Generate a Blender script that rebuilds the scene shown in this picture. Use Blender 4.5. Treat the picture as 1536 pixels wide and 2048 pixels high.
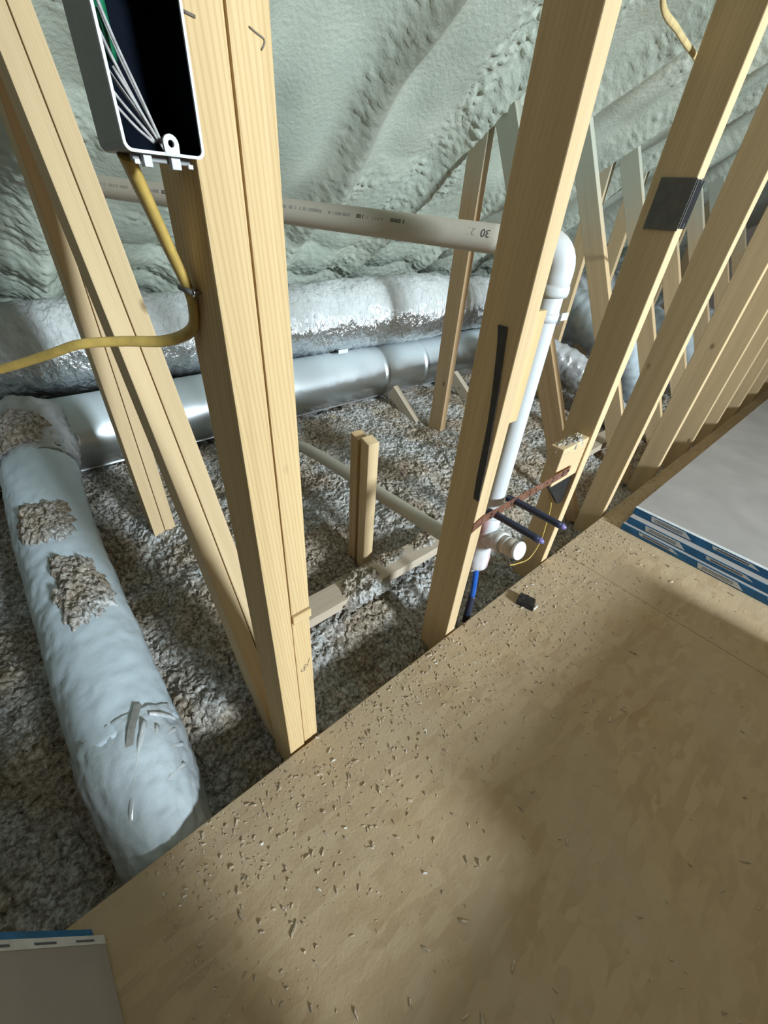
import bpy, bmesh, math, random
import numpy as np
from mathutils import Vector, Matrix, Euler

for _o in list(bpy.data.objects):
    bpy.data.objects.remove(_o)
scene = bpy.context.scene
COL = scene.collection
random.seed(7)
rng = np.random.default_rng(11)

# ------------------------------------------------------------------ camera
# world: X along the knee wall, Y away into the eave, Z up, deck top at z = 0
F_PX = 820.0
RW = np.array([[0.75725355, -0.35090673, 0.55084619],
               [-0.64980567, -0.48966209, 0.5813636],
               [0.0657241, -0.79818263, -0.59881954]])
cam = bpy.data.cameras.new('camera')
cam.sensor_fit = 'VERTICAL'
cam.sensor_height = 36.0
cam.lens = F_PX * 36.0 / 2048.0
cam.clip_start = 0.02
cam_o = bpy.data.objects.new('camera', cam)
COL.objects.link(cam_o)
m = Matrix.Identity(4)
for i in range(3):
    m[i][0] = RW[i][0]; m[i][1] = -RW[i][1]; m[i][2] = -RW[i][2]
m[2][3] = 1.0
cam_o.matrix_world = m
scene.camera = cam_o

# ------------------------------------------------------------------ world, lamps, exposure
world = bpy.data.worlds.new('world')
scene.world = world
world.use_nodes = True
bg = world.node_tree.nodes['Background']
bg.inputs['Color'].default_value = (1.0, 0.92, 0.82, 1)
bg.inputs['Strength'].default_value = 0.08

def area(name, loc, target, size, power, color, spread=180):
    l = bpy.data.lights.new(name, 'AREA')
    l.shape = 'DISK'; l.size = size; l.energy = power; l.color = color
    l.spread = math.radians(spread)
    o = bpy.data.objects.new(name, l)
    COL.objects.link(o)
    o.location = loc
    d = Vector(target) - Vector(loc)
    o.rotation_euler = d.to_track_quat('-Z', 'Y').to_euler()
    return o
area('gable_daylight', (1.45, -5.0, 2.2), (1.40, 1.0, 0.5), 0.85, 138, (0.78, 0.92, 1.0), 84)
bl = bpy.data.lights.new('overhead_bulb', 'POINT')
bl.energy = 8.0; bl.color = (1.0, 0.58, 0.20); bl.shadow_soft_size = 0.09
bo = bpy.data.objects.new('overhead_bulb', bl)
COL.objects.link(bo); bo.location = (2.4, -0.25, 2.0)

scene.view_settings.view_transform = 'Standard'
scene.view_settings.look = 'None'
scene.view_settings.gamma = 1
scene.view_settings.use_curve_mapping = False
scene.view_settings.exposure = 0.0

# ------------------------------------------------------------------ noise
def perlin(x, y, seed=0):
    x = np.asarray(x, float); y = np.asarray(y, float)
    xi = np.floor(x).astype(np.int64); yi = np.floor(y).astype(np.int64)
    xf = x - xi; yf = y - yi
    def h(a, b):
        n = (a * 374761393 + b * 668265263 + seed * 1274126177) & 0xffffffff
        n = ((n ^ (n >> 13)) * 1274126177) & 0xffffffff
        n = n ^ (n >> 16)
        ang = (n & 0xffff) / 65535.0 * 2 * np.pi
        return np.cos(ang), np.sin(ang)
    def g(ax, ay, dx, dy):
        c, s = h(ax, ay); return c * dx + s * dy
    u = xf * xf * xf * (xf * (xf * 6 - 15) + 10); v = yf * yf * yf * (yf * (yf * 6 - 15) + 10)
    a = g(xi, yi, xf, yf); b = g(xi + 1, yi, xf - 1, yf)
    c = g(xi, yi + 1, xf, yf - 1); d = g(xi + 1, yi + 1, xf - 1, yf - 1)
    return ((a * (1 - u) + b * u) * (1 - v) + (c * (1 - u) + d * u) * v) * 1.5
def fbm(x, y, oct=4, seed=0, gain=.5):
    t = 0; a = 1; f = 1
    for k in range(oct):
        t = t + a * perlin(x * f, y * f, seed + 17 * k); a *= gain; f *= 2.03
    return t

# ------------------------------------------------------------------ materials
MATS = {}
def new_mat(name):
    mt = bpy.data.materials.new(name); mt.use_nodes = True
    nt = mt.node_tree; b = nt.nodes['Principled BSDF']
    MATS[name] = mt
    return mt, nt, b
def N(nt, t, **kw):
    n = nt.nodes.new(t)
    for k, v in kw.items():
        if hasattr(n, k): setattr(n, k, v)
        else: n.inputs[k].default_value = v
    return n
def ramp(nt, fac, stops):
    r = nt.nodes.new('ShaderNodeValToRGB')
    el = r.color_ramp.elements
    while len(el) < len(stops): el.new(0.5)
    for e, (p, c) in zip(el, stops):
        e.position = p; e.color = (c[0], c[1], c[2], 1)
    nt.links.new(fac, r.inputs['Fac'])
    return r
def mapping(nt, scale, rand=True, rot=(0, 0, 0)):
    tc = nt.nodes.new('ShaderNodeTexCoord')
    mp = nt.nodes.new('ShaderNodeMapping')
    mp.inputs['Scale'].default_value = scale
    mp.inputs['Rotation'].default_value = rot
    nt.links.new(tc.outputs['Object'], mp.inputs['Vector'])
    if rand:
        oi = nt.nodes.new('ShaderNodeObjectInfo')
        mu = N(nt, 'ShaderNodeMath', operation='MULTIPLY'); mu.inputs[1].default_value = 37.0
        nt.links.new(oi.outputs['Random'], mu.inputs[0])
        cb = nt.nodes.new('ShaderNodeCombineXYZ')
        for k in range(3): nt.links.new(mu.outputs[0], cb.inputs[k])
        nt.links.new(cb.outputs[0], mp.inputs['Location'])
    return mp.outputs['Vector']
def mix(nt, fac, a, b, blend='MIX'):
    mx = nt.nodes.new('ShaderNodeMix'); mx.data_type = 'RGBA'; mx.blend_type = blend
    for s, v in ((mx.inputs[0], fac), (mx.inputs[6], a), (mx.inputs[7], b)):
        if isinstance(v, (int, float)): s.default_value = v
        elif isinstance(v, tuple): s.default_value = (v[0], v[1], v[2], 1)
        else: nt.links.new(v, s)
    return mx.outputs[2]
def bump(nt, b, height, strength=.3, dist=.01):
    bp = nt.nodes.new('ShaderNodeBump')
    bp.inputs['Strength'].default_value = strength; bp.inputs['Distance'].default_value = dist
    nt.links.new(height, bp.inputs['Height']); nt.links.new(bp.outputs[0], b.inputs['Normal'])
    return bp
def simple(name, col, rough=.6, metal=0.0, noise=.0, nscale=40, bumps=0.0, spec=.5):
    mt, nt, b = new_mat(name)
    b.inputs['Specular IOR Level'].default_value = spec
    b.inputs['Roughness'].default_value = rough; b.inputs['Metallic'].default_value = metal
    v = mapping(nt, (1, 1, 1))
    n = N(nt, 'ShaderNodeTexNoise', Scale=nscale, Detail=4.0)
    nt.links.new(v, n.inputs['Vector'])
    lo = tuple(c * (1 - noise) for c in col); hi = tuple(min(1, c * (1 + noise)) for c in col)
    r = ramp(nt, n.outputs['Fac'], [(.3, lo), (.7, hi)])
    nt.links.new(r.outputs[0], b.inputs['Base Color'])
    if bumps: bump(nt, b, n.outputs['Fac'], bumps, .004)
    return mt

def wood(name, light, dark, grain=1.0, knots=.75, spray=None):
    mt, nt, b = new_mat(name)
    b.inputs['Roughness'].default_value = .72
    b.inputs['Specular IOR Level'].default_value = .25
    v1 = mapping(nt, (55, 55, 1.6))
    n1 = N(nt, 'ShaderNodeTexNoise', Scale=1.0, Detail=5.0, Roughness=.6, Distortion=.3); nt.links.new(v1, n1.inputs['Vector'])
    v2 = mapping(nt, (14, 14, 1.0))
    n2 = N(nt, 'ShaderNodeTexNoise', Scale=1.0, Detail=3.0, Distortion=.8); nt.links.new(v2, n2.inputs['Vector'])
    v4 = mapping(nt, (1, .55, .05))
    wv = N(nt, 'ShaderNodeTexWave', wave_type='BANDS', bands_direction='DIAGONAL')
    wv.inputs['Scale'].default_value = 120; wv.inputs['Distortion'].default_value = 3.5
    wv.inputs['Detail'].default_value = 2; wv.inputs['Detail Scale'].default_value = .7
    nt.links.new(v4, wv.inputs['Vector'])
    md = tuple((a * .75 + c * .25) for a, c in zip(light, dark))
    r1 = ramp(nt, n1.outputs['Fac'], [(.3, md), (.6, light)])
    rw = ramp(nt, wv.outputs['Fac'], [(.5, (0, 0, 0)), (.95, (.24 * grain,) * 3)])
    c = mix(nt, rw.outputs[0], r1.outputs[0], dark)
    r2 = ramp(nt, n2.outputs['Fac'], [(.3, (.92, .91, .89)), (.7, (1.04, 1.03, 1.02))])
    c = mix(nt, 1.0, c, r2.outputs[0], 'MULTIPLY')
    v3 = mapping(nt, (8, 8, 4.6))
    vo = N(nt, 'ShaderNodeTexVoronoi', Scale=1.0); nt.links.new(v3, vo.inputs['Vector'])
    rk = ramp(nt, vo.outputs['Distance'], [(.035, (knots,) * 3), (.085, (0, 0, 0))])
    c = mix(nt, rk.outputs[0], c, tuple(d * .42 for d in dark))
    if spray:      # foam overspray near the top end of the board
        tc = nt.nodes.new('ShaderNodeTexCoord'); sp = nt.nodes.new('ShaderNodeSeparateXYZ')
        nt.links.new(tc.outputs['Object'], sp.inputs[0])
        ad = N(nt, 'ShaderNodeMath', operation='MULTIPLY_ADD'); ad.inputs[1].default_value = .25
        nt.links.new(n2.outputs['Fac'], ad.inputs[0]); nt.links.new(sp.outputs[2], ad.inputs[2])
        mr = nt.nodes.new('ShaderNodeMapRange'); mr.inputs[1].default_value = spray[0]; mr.inputs[2].default_value = spray[1]
        mr.inputs[4].default_value = .9
        nt.links.new(ad.outputs[0], mr.inputs[0])
        c = mix(nt, mr.outputs[0], c, (.46, .49, .42))
    nt.links.new(c, b.inputs['Base Color'])
    bump(nt, b, n1.outputs['Fac'], .12, .002)
    return mt
wood('wood_yellow', (.71, .515, .275), (.40, .23, .085), 1.15)
wood('wood_pale', (.66, .485, .285), (.38, .24, .11), .5)
wood('wood_brown', (.56, .385, .215), (.30, .17, .08), .8)
wood('web_pale', (.64, .47, .28), (.38, .24, .11), .5, .75, (1.22, 1.62))
wood('web_brown', (.54, .37, .21), (.30, .17, .08), .7, .75, (1.22, 1.62))
wood('wood_dark', (.16, .11, .07), (.09, .06, .03), .8)
wood('wood_grey', (.52, .43, .33), (.30, .23, .16), .8)

# spray foam: pale grey-green
mt, nt, b = new_mat('spray_foam')
b.inputs['Roughness'].default_value = .82
v = mapping(nt, (1, 1, 1), False)
n = N(nt, 'ShaderNodeTexNoise', Scale=3.0, Detail=5.0); nt.links.new(v, n.inputs['Vector'])
r = ramp(nt, n.outputs['Fac'], [(.3, (.44, .485, .41)), (.55, (.53, .565, .475)), (.75, (.575, .60, .50))])
nt.links.new(r.outputs[0], b.inputs['Base Color'])
n2 = N(nt, 'ShaderNodeTexNoise', Scale=75.0, Detail=5.0); nt.links.new(v, n2.inputs['Vector'])
bump(nt, b, n2.outputs['Fac'], .45, .006)

# loose fill insulation
mt, nt, b = new_mat('loose_fill')
b.inputs['Roughness'].default_value = .95
b.inputs['Specular IOR Level'].default_value = .1
v = mapping(nt, (1, 1, 1), False)
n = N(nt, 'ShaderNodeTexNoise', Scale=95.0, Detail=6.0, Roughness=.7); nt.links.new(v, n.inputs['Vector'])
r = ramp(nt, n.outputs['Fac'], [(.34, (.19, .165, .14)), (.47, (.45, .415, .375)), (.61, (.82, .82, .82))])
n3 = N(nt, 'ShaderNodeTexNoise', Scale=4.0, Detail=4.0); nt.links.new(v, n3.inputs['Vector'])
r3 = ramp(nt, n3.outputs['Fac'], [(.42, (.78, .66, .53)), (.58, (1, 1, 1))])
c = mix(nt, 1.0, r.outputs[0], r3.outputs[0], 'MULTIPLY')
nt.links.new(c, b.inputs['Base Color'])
n2 = N(nt, 'ShaderNodeTexNoise', Scale=170.0, Detail=6.0, Roughness=.7); nt.links.new(v, n2.inputs['Vector'])
bump(nt, b, n2.outputs['Fac'], .9, .008)

# OSB deck with dust
mt, nt, b = new_mat('osb')
b.inputs['Roughness'].default_value = .8
b.inputs['Specular IOR Level'].default_value = .2
cols = []
hts = []
for k, (ang, sc) in enumerate(((.5, (9, 42, 30)), (1.25, (10, 48, 30)), (-.45, (8, 40, 30)))):
    v = mapping(nt, sc, False, (0, 0, ang))
    vo = N(nt, 'ShaderNodeTexVoronoi', Scale=1.0, Randomness=1.0); nt.links.new(v, vo.inputs['Vector'])
    sp = nt.nodes.new('ShaderNodeSeparateColor'); nt.links.new(vo.outputs['Color'], sp.inputs[0])
    cols.append(ramp(nt, sp.outputs[0], [(.0, (.35, .22, .11)), (.5, (.43, .29, .155)), (1.0, (.50, .355, .205))]).outputs[0])
    hts.append(sp.outputs[1])
v = mapping(nt, (1, 1, 1), False)
nm = N(nt, 'ShaderNodeTexNoise', Scale=11.0, Detail=2.0); nt.links.new(v, nm.inputs['Vector'])
c = mix(nt, ramp(nt, nm.outputs['Fac'], [(.42, (0, 0, 0)), (.5, (1, 1, 1))]).outputs[0], cols[0], cols[1])
nm2 = N(nt, 'ShaderNodeTexNoise', Scale=14.0, Detail=2.0); nt.links.new(mapping(nt, (1, 1, 1), False, (.3, .9, .2)), nm2.inputs['Vector'])
c = mix(nt, ramp(nt, nm2.outputs['Fac'], [(.52, (0, 0, 0)), (.58, (1, 1, 1))]).outputs[0], c, cols[2])
nd = N(nt, 'ShaderNodeTexNoise', Scale=2.6, Detail=6.0, Roughness=.65); nt.links.new(v, nd.inputs['Vector'])
dust = ramp(nt, nd.outputs['Fac'], [(.32, (.22,) * 3), (.64, (.80,) * 3)])
c = mix(nt, dust.outputs[0], c, (.455, .35, .24))
nt.links.new(c, b.inputs['Base Color'])
nf = N(nt, 'ShaderNodeTexNoise', Scale=150.0, Detail=8.0, Roughness=.65); nt.links.new(v, nf.inputs['Vector'])
ad = N(nt, 'ShaderNodeMath', operation='MULTIPLY_ADD'); ad.inputs[1].default_value = 1.1
nt.links.new(nf.outputs['Fac'], ad.inputs[0]); nt.links.new(hts[0], ad.inputs[2])
ad2 = N(nt, 'ShaderNodeMath', operation='MULTIPLY_ADD'); ad2.inputs[1].default_value = .6
nt.links.new(hts[2], ad2.inputs[0]); nt.links.new(ad.outputs[0], ad2.inputs[2])
bump(nt, b, ad2.outputs[0], .42, .0022)

# dust settled on upward faces over a base shader
def dusty(name, col, rough, metal, dustcol=(.55, .56, .55), lo=.1, hi=.7, amount=.9, nscale=60, bstr=.4, bdist=.004, stretch=(1, 1, 1)):
    mt, nt, b = new_mat(name)
    g = nt.nodes.new('ShaderNodeNewGeometry')
    sp = nt.nodes.new('ShaderNodeSeparateXYZ'); nt.links.new(g.outputs['Normal'], sp.inputs[0])
    v = mapping(nt, stretch, False)
    n = N(nt, 'ShaderNodeTexNoise', Scale=nscale, Detail=5.0, Distortion=.4); nt.links.new(v, n.inputs['Vector'])
    n2 = N(nt, 'ShaderNodeTexNoise', Scale=7.0, Detail=4.0); nt.links.new(v, n2.inputs['Vector'])
    ad = N(nt, 'ShaderNodeMath', operation='MULTIPLY_ADD'); ad.inputs[1].default_value = .5
    nt.links.new(n2.outputs['Fac'], ad.inputs[0]); nt.links.new(sp.outputs[2], ad.inputs[2])
    r = ramp(nt, ad.outputs[0], [(lo, (0, 0, 0)), (hi, (amount,) * 3)])
    c = mix(nt, r.outputs[0], col, dustcol)
    nt.links.new(c, b.inputs['Base Color'])
    def lerp(a, bb, sock):
        mr = nt.nodes.new('ShaderNodeMapRange'); mr.inputs[3].default_value = a; mr.inputs[4].default_value = bb
        nt.links.new(r.outputs[0], mr.inputs[0]); nt.links.new(mr.outputs[0], b.inputs[sock])
    lerp(rough, .85, 'Roughness'); lerp(metal, 0.0, 'Metallic')
    bump(nt, b, n.outputs['Fac'], bstr, bdist)
    return mt
dusty('foil_jacket', (.78, .79, .80), .22, .95, dustcol=(.62, .63, .62), lo=.18, hi=.62, nscale=38, bstr=1.0, bdist=.012, stretch=(1.6, 1, 1))
dusty('galvanised', (.66, .70, .72), .30, 1.0, dustcol=(.50, .56, .58), lo=.45, hi=1.15, amount=.75, nscale=25, bstr=.05, bdist=.002)
dusty('grey_jacket', (.40, .44, .47), .30, .15, dustcol=(.53, .60, .65), lo=.15, hi=.6, amount=.95, nscale=45, bstr=.25, bdist=.004)
dusty('grey_jacket_shiny', (.35, .35, .35), .22, .35, dustcol=(.46, .46, .46), lo=.5, hi=1.2, amount=.7, nscale=40, bstr=.6, bdist=.006)
dusty('grey_jacket_end', (.37, .39, .40), .25, .25, dustcol=(.49, .54, .57), lo=.3, hi=1.0, amount=.85, nscale=40, bstr=.5, bdist=.005)
simple('crease_film', (.62, .64, .65), .12, .3, .1, 60)
dusty('pvc', (.64, .655, .66), .35, 0, dustcol=(.55, .51, .46), lo=.55, hi=1.2, amount=.8, nscale=60, bstr=.04, bdist=.002)
dusty('pvc_dusty', (.56, .51, .43), .6, 0, dustcol=(.46, .41, .33), lo=.1, hi=.9, amount=.85, nscale=60, bstr=.15, bdist=.002)
# pvc with purple primer runs
mt, nt, b = new_mat('pvc_primer')
b.inputs['Roughness'].default_value = .35
v = mapping(nt, (28, 28, 8), False)
n = N(nt, 'ShaderNodeTexNoise', Scale=1.0, Detail=3.0); nt.links.new(v, n.inputs['Vector'])
r = ramp(nt, n.outputs['Fac'], [(.44, (.68, .69, .70)), (.60, (.62, .42, .44))])
nt.links.new(r.outputs[0], b.inputs['Base Color'])
simple('box_grey', (.20, .20, .195), .45, 0, .08, 60)
simple('box_rim', (.62, .64, .67), .5, 0, .06, 90)
simple('box_inside_shade', (.006, .008, .013), .6, 0, .3, 20, 0, 0.0)  # near-black colour stands in for the shade inside the grey box
simple('wire_paper', (.46, .43, .41), .55, 0, .25, 200)
simple('wire_green', (.01, .16, .07), .4, 0, .1, 60)
simple('cable_yellow', (.55, .37, .10), .42, 0, .15, 60, .1)
simple('cable_dusty', (.56, .42, .20), .6, 0, .15, 60, .1)
simple('black_plastic', (.012, .012, .013), .5, 0, .3, 40)
simple('guard_grey', (.125, .12, .11), .55, .2, .15, 50)
simple('black_tape', (.035, .034, .035), .5, 0, .3, 60, .2)
simple('pex_blue', (.015, .10, .42), .3, 0, .1, 40)
simple('pex_red', (.45, .06, .03), .35, 0, .1, 40)
simple('pex_navy', (.022, .028, .06), .4, 0, .2, 60)
simple('pex_tip', (.16, .13, .30), .4, 0, .2, 60)
simple('copper', (.40, .19, .13), .42, .75, .3, 80, .15)
simple('steel', (.62, .62, .62), .3, .9, .1, 50)
simple('white_plastic', (.70, .71, .71), .45, 0, .05, 40)
simple('gypsum_paper', (.34, .31, .295), .85, 0, .10, 6, .05)
simple('gypsum_core', (.66, .65, .63), .9, 0, .06, 40, .2)
simple('tape_blue', (.012, .125, .30), .5, 0, .25, 25)
simple('tape_white', (.62, .63, .64), .55, 0, .12, 40)
simple('tape_print', (.10, .11, .14), .6, 0, .2, 40)
simple('ink', (.06, .06, .055), .7, 0, .2, 60)
simple('ink_faint', (.33, .31, .28), .7, 0, .2, 60)
simple('pencil', (.17, .13, .10), .7, 0, .2, 60)
simple('grey_tape', (.22, .21, .19), .6, 0, .25, 60)
simple('rubble_dark', (.10, .09, .075), .8, 0, .5, 90, .4)
simple('shade_carton', (.34, .22, .12), .85, 0, .1, 20)
simple('crumb', (.46, .36, .26), .9, 0, .3, 60, .3)
simple('crumb_pale', (.66, .62, .56), .9, 0, .2, 60, .3)

# ------------------------------------------------------------------ builders
def link(o, parent=None, ploc=None):
    COL.objects.link(o)
    if parent is not None:
        o.parent = parent
        o.matrix_parent_inverse = ROOTM.get(parent.name, Matrix.Identity(4)).inverted()
    return o
ROOTM = {}
def thing(name, loc, label, cat, group=None, kind=None):
    o = bpy.data.objects.new(name, None)
    o.empty_display_size = .05
    COL.objects.link(o)
    o.location = loc
    ROOTM[o.name] = Matrix.Translation(Vector(loc))
    tag(o, label, cat, group, kind)
    return o
def tag(o, label=None, cat=None, group=None, kind=None):
    if label: o['label'] = label
    if cat: o['category'] = cat
    if group: o['group'] = group
    if kind: o['kind'] = kind
    return o
def mesh_obj(name, verts, faces, mat, parent=None, loc=None, smooth=False, mat_world=None):
    """verts are world coordinates unless mat_world is given (then local)"""
    me = bpy.data.meshes.new(name)
    verts = np.asarray(verts, float)
    if mat_world is None:
        if loc is None:
            mn = verts.min(0); mx = verts.max(0)
            loc = ((mn[0] + mx[0]) / 2, (mn[1] + mx[1]) / 2, mn[2])
        verts = verts - np.array(loc)
        mw = Matrix.Translation(Vector(loc))
    else:
        mw = mat_world
    me.from_pydata(verts.tolist(), [], faces)
    me.materials.append(MATS[mat])
    if smooth:
        me.polygons.foreach_set('use_smooth', [True] * len(me.polygons))
    me.update()
    o = bpy.data.objects.new(name, me)
    link(o, parent)
    o.matrix_basis = mw
    ROOTM[o.name] = mw.copy()
    return o
def bm_obj(name, bm, mat, parent=None, mw=None, smooth=False):
    me = bpy.data.meshes.new(name)
    bm.to_mesh(me); bm.free()
    me.materials.append(MATS[mat])
    if smooth: me.polygons.foreach_set('use_smooth', [True] * len(me.polygons))
    o = bpy.data.objects.new(name, me)
    link(o, parent)
    mw = mw or Matrix.Identity(4)
    o.matrix_basis = mw
    ROOTM[o.name] = mw.copy()
    return o
def board(name, p0, p1, tx, ty, mat, parent=None, xdir=(1, 0, 0), bev=.0022, cut=None):
    """bevelled board, length along local Z from p0 to p1 (centre line)"""
    p0 = Vector(p0); p1 = Vector(p1); L = (p1 - p0).length
    z = (p1 - p0).normalized(); x = Vector(xdir); x = (x - z * x.dot(z)).normalized(); y = z.cross(x)
    mw = Matrix.Identity(4)
    for i in range(3):
        mw[i][0] = x[i]; mw[i][1] = y[i]; mw[i][2] = z[i]; mw[i][3] = p0[i]
    bm = bmesh.new()
    bmesh.ops.create_cube(bm, size=1.0)
    for v in bm.verts:
        v.co.x *= tx; v.co.y *= ty; v.co.z = (v.co.z + .5) * L
        if cut: v.co.z += cut(v.co.x, v.co.y, v.co.z > L / 2)
    if bev: bmesh.ops.bevel(bm, geom=bm.edges[:], offset=bev, segments=2, affect='EDGES', profile=.6)
    return bm_obj(name, bm, mat, parent, mw)
def box(name, mn, mx, mat, parent=None, bev=.001):
    c = [(a + b_) / 2 for a, b_ in zip(mn, mx)]
    return board(name, (c[0], c[1], mn[2]), (c[0], c[1], mx[2]), mx[0] - mn[0], mx[1] - mn[1], mat, parent, bev=bev)
def spline(pts, step):
    P = [np.array(p, float) for p in pts]
    P = [2 * P[0] - P[1]] + P + [2 * P[-1] - P[-2]]
    out = []
    for i in range(1, len(P) - 2):
        a, b_, c, d = P[i - 1], P[i], P[i + 1], P[i + 2]
        n = max(2, int(np.linalg.norm(c - b_) / step))
        for k in range(n):
            t = k / n
            out.append(.5 * ((2 * b_) + (-a + c) * t + (2 * a - 5 * b_ + 4 * c - d) * t * t + (-a + 3 * b_ - 3 * c + d) * t ** 3))
    out.append(P[-2])
    return np.array(out)
def tube_mesh(path, rad, n=16, ref=(0, 0, 1), rfun=None, caps=True, flat=1.0):
    """path Mx3; rad scalar or array; rfun(i array of s, ang grid)->added radius; flat squashes along the second axis"""
    path = np.asarray(path, float); M = len(path)
    T = np.gradient(path, axis=0); T /= np.linalg.norm(T, axis=1)[:, None]
    ref = np.array(ref, float)
    U = np.zeros_like(path)
    u = ref - T[0] * ref.dot(T[0])
    if np.linalg.norm(u) < 1e-3: u = np.array([1, 0, 0]) - T[0] * T[0][0]
    u /= np.linalg.norm(u)
    for i in range(M):
        u = u - T[i] * u.dot(T[i]); u /= np.linalg.norm(u); U[i] = u
    V = np.cross(T, U)
    s = np.concatenate([[0], np.cumsum(np.linalg.norm(np.diff(path, axis=0), axis=1))])
    ang = np.arange(n) / n * 2 * np.pi
    R = np.broadcast_to(np.asarray(rad, float).reshape(-1, 1) if np.ndim(rad) else np.full((M, 1), rad), (M, n)).copy()
    if rfun is not None: R = R + rfun(s[:, None], ang[None, :])
    vs = path[:, None, :] + R[:, :, None] * (np.cos(ang)[None, :, None] * U[:, None, :] + flat * np.sin(ang)[None, :, None] * V[:, None, :])
    verts = vs.reshape(-1, 3)
    faces = []
    for i in range(M - 1):
        for j in range(n):
            k = (j + 1) % n
            faces.append((i * n + j, i * n + k, (i + 1) * n + k, (i + 1) * n + j))
    if caps:
        faces.append(tuple(range(n - 1, -1, -1))); faces.append(tuple((M - 1) * n + j for j in range(n)))
    return verts, faces
def tube(name, pts, rad, mat, parent=None, n=16, step=.01, straight=False, **kw):
    path = np.array(pts, float) if straight else spline(pts, step)
    v, f = tube_mesh(path, rad, n, **kw)
    o = mesh_obj(name, v, f, mat, parent, smooth=True)
    fix_caps(o)
    return o
def fix_caps(o):
    for p in o.data.polygons:
        if len(p.vertices) > 6: p.use_smooth = False
def grid_faces(nu, nv):
    i = np.arange(nu - 1)[:, None]; j = np.arange(nv - 1)[None, :]
    a = (i * nv + j).ravel()
    return np.stack([a, a + nv, a + nv + 1, a + 1], 1)
def grid_obj(name, P, mat, parent=None, loc=(0, 0, 0)):
    nu, nv, _ = P.shape
    V = (P.reshape(-1, 3) - np.array(loc)).astype(np.float32); Fc = grid_faces(nu, nv)
    me = bpy.data.meshes.new(name)
    me.vertices.add(len(V)); me.vertices.foreach_set('co', V.ravel())
    me.loops.add(Fc.size); me.loops.foreach_set('vertex_index', Fc.ravel().astype(np.int32))
    me.polygons.add(len(Fc))
    me.polygons.foreach_set('loop_start', np.arange(0, Fc.size, 4, dtype=np.int32))
    me.polygons.foreach_set('use_smooth', np.ones(len(Fc), dtype=bool))
    me.update(calc_edges=True); me.validate()
    me.materials.append(MATS[mat])
    o = bpy.data.objects.new(name, me); link(o, parent)
    o.matrix_basis = Matrix.Translation(Vector(loc)); ROOTM[o.name] = Matrix.Translation(Vector(loc))
    return o

# ================================================================== SETTING
# ---- deck of OSB sheets (front edge along the studs)
EDGE = .402
fl = thing('floor', (0, 0, 0), 'dusty brown strand board deck beside the knee wall', None, kind='structure')
def sheet(x0, x1, y0, y1):
    bm = bmesh.new()
    bmesh.ops.create_cube(bm, size=1)
    for v in bm.verts:
        v.co = Vector((x0 if v.co.x < 0 else x1, y0 if v.co.y < 0 else y1, -.019 if v.co.z < 0 else 0))
    bmesh.ops.bevel(bm, geom=bm.edges[:], offset=.0018, segments=1, affect='EDGES')
    return bm_obj('osb_sheet', bm, 'osb', fl)
sheet(-1.135, 1.3038, -.815, EDGE); sheet(1.305, 3.743, -.815, EDGE); sheet(3.746, 6.2, -.815, EDGE)
for ya, yb, off in ((-2.035, -.818, .4), (-3.255, -2.038, 1.1), (-4.475, -3.258, .4), (-5.60, -4.478, 1.1)):
    xe = [-1.58, off, off + 2.44, off + 4.88]
    for xa, xb in zip(xe[:-1], xe[1:]): sheet(xa, xb - .003, ya, yb)
sheet(-1.58, -1.138, -.815, EDGE)
board('rim_joist', (-1.1, EDGE - .025, -.075), (6.2, EDGE - .025, -.075), .11, .036, 'wood_brown', fl, xdir=(0, 0, 1))

# ---- sloping roof underside covered in spray foam, curling down at the eave
TRUSS_X = [.195, .70, 1.21, 1.68, 2.24, 2.73, 3.17, 3.66, 4.15, 4.64]
def roof_z(y): return 1.285 - .66 * (y - 1.38)
xs = np.concatenate([np.arange(-1.6, -.3, .04), np.arange(-.3, 3.2, .0085), np.arange(3.2, 7.4, .035)])
prof = [(y, roof_z(y)) for y in np.arange(-3.0, .6, .06)] + [(y, roof_z(y)) for y in np.arange(.6, 2.40, .0085)]
y_, z_ = prof[-1]
eave = spline([(2.40, roof_z(2.40), 0), (2.52, .50, 0), (2.62, .39, 0), (2.68, .24, 0), (2.70, .05, 0), (2.70, -.2, 0)], .01)
prof += [(a[0], a[1]) for a in eave[1:]]
prof = np.array(prof)
tg = np.gradient(prof, axis=0); tg /= np.linalg.norm(tg, axis=1)[:, None]
nrm = np.stack([tg[:, 1], -tg[:, 0]], 1)            # towards the room (down, -Y)
nrm[nrm[:, 1] > 0] *= 1
s = np.concatenate([[0], np.cumsum(np.linalg.norm(np.diff(prof, axis=0), axis=1))])
X, S = np.meshgrid(xs, s, indexing='ij')
Yg = np.broadcast_to(prof[:, 0], X.shape)
d = .050 * fbm(X * 1.25, S * 1.1, 2, 3) + .005 * fbm(X * 5, S * 4, 2, 7)
wob = .030 * perlin(X * 0 + S * 2.2, S * 0 + 3.3, 5)
rough = np.zeros_like(X)
for k, tx in enumerate(TRUSS_X):
    w_ = X - tx - wob - .02 * math.sin(k * 2.1)
    d += .050 * np.exp(-(w_ / .05) ** 2) - .016 * np.exp(-((np.abs(w_) - .13) / .06) ** 2)
    rough = np.maximum(rough, np.exp(-((w_ + .04) / .050) ** 2))
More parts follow.
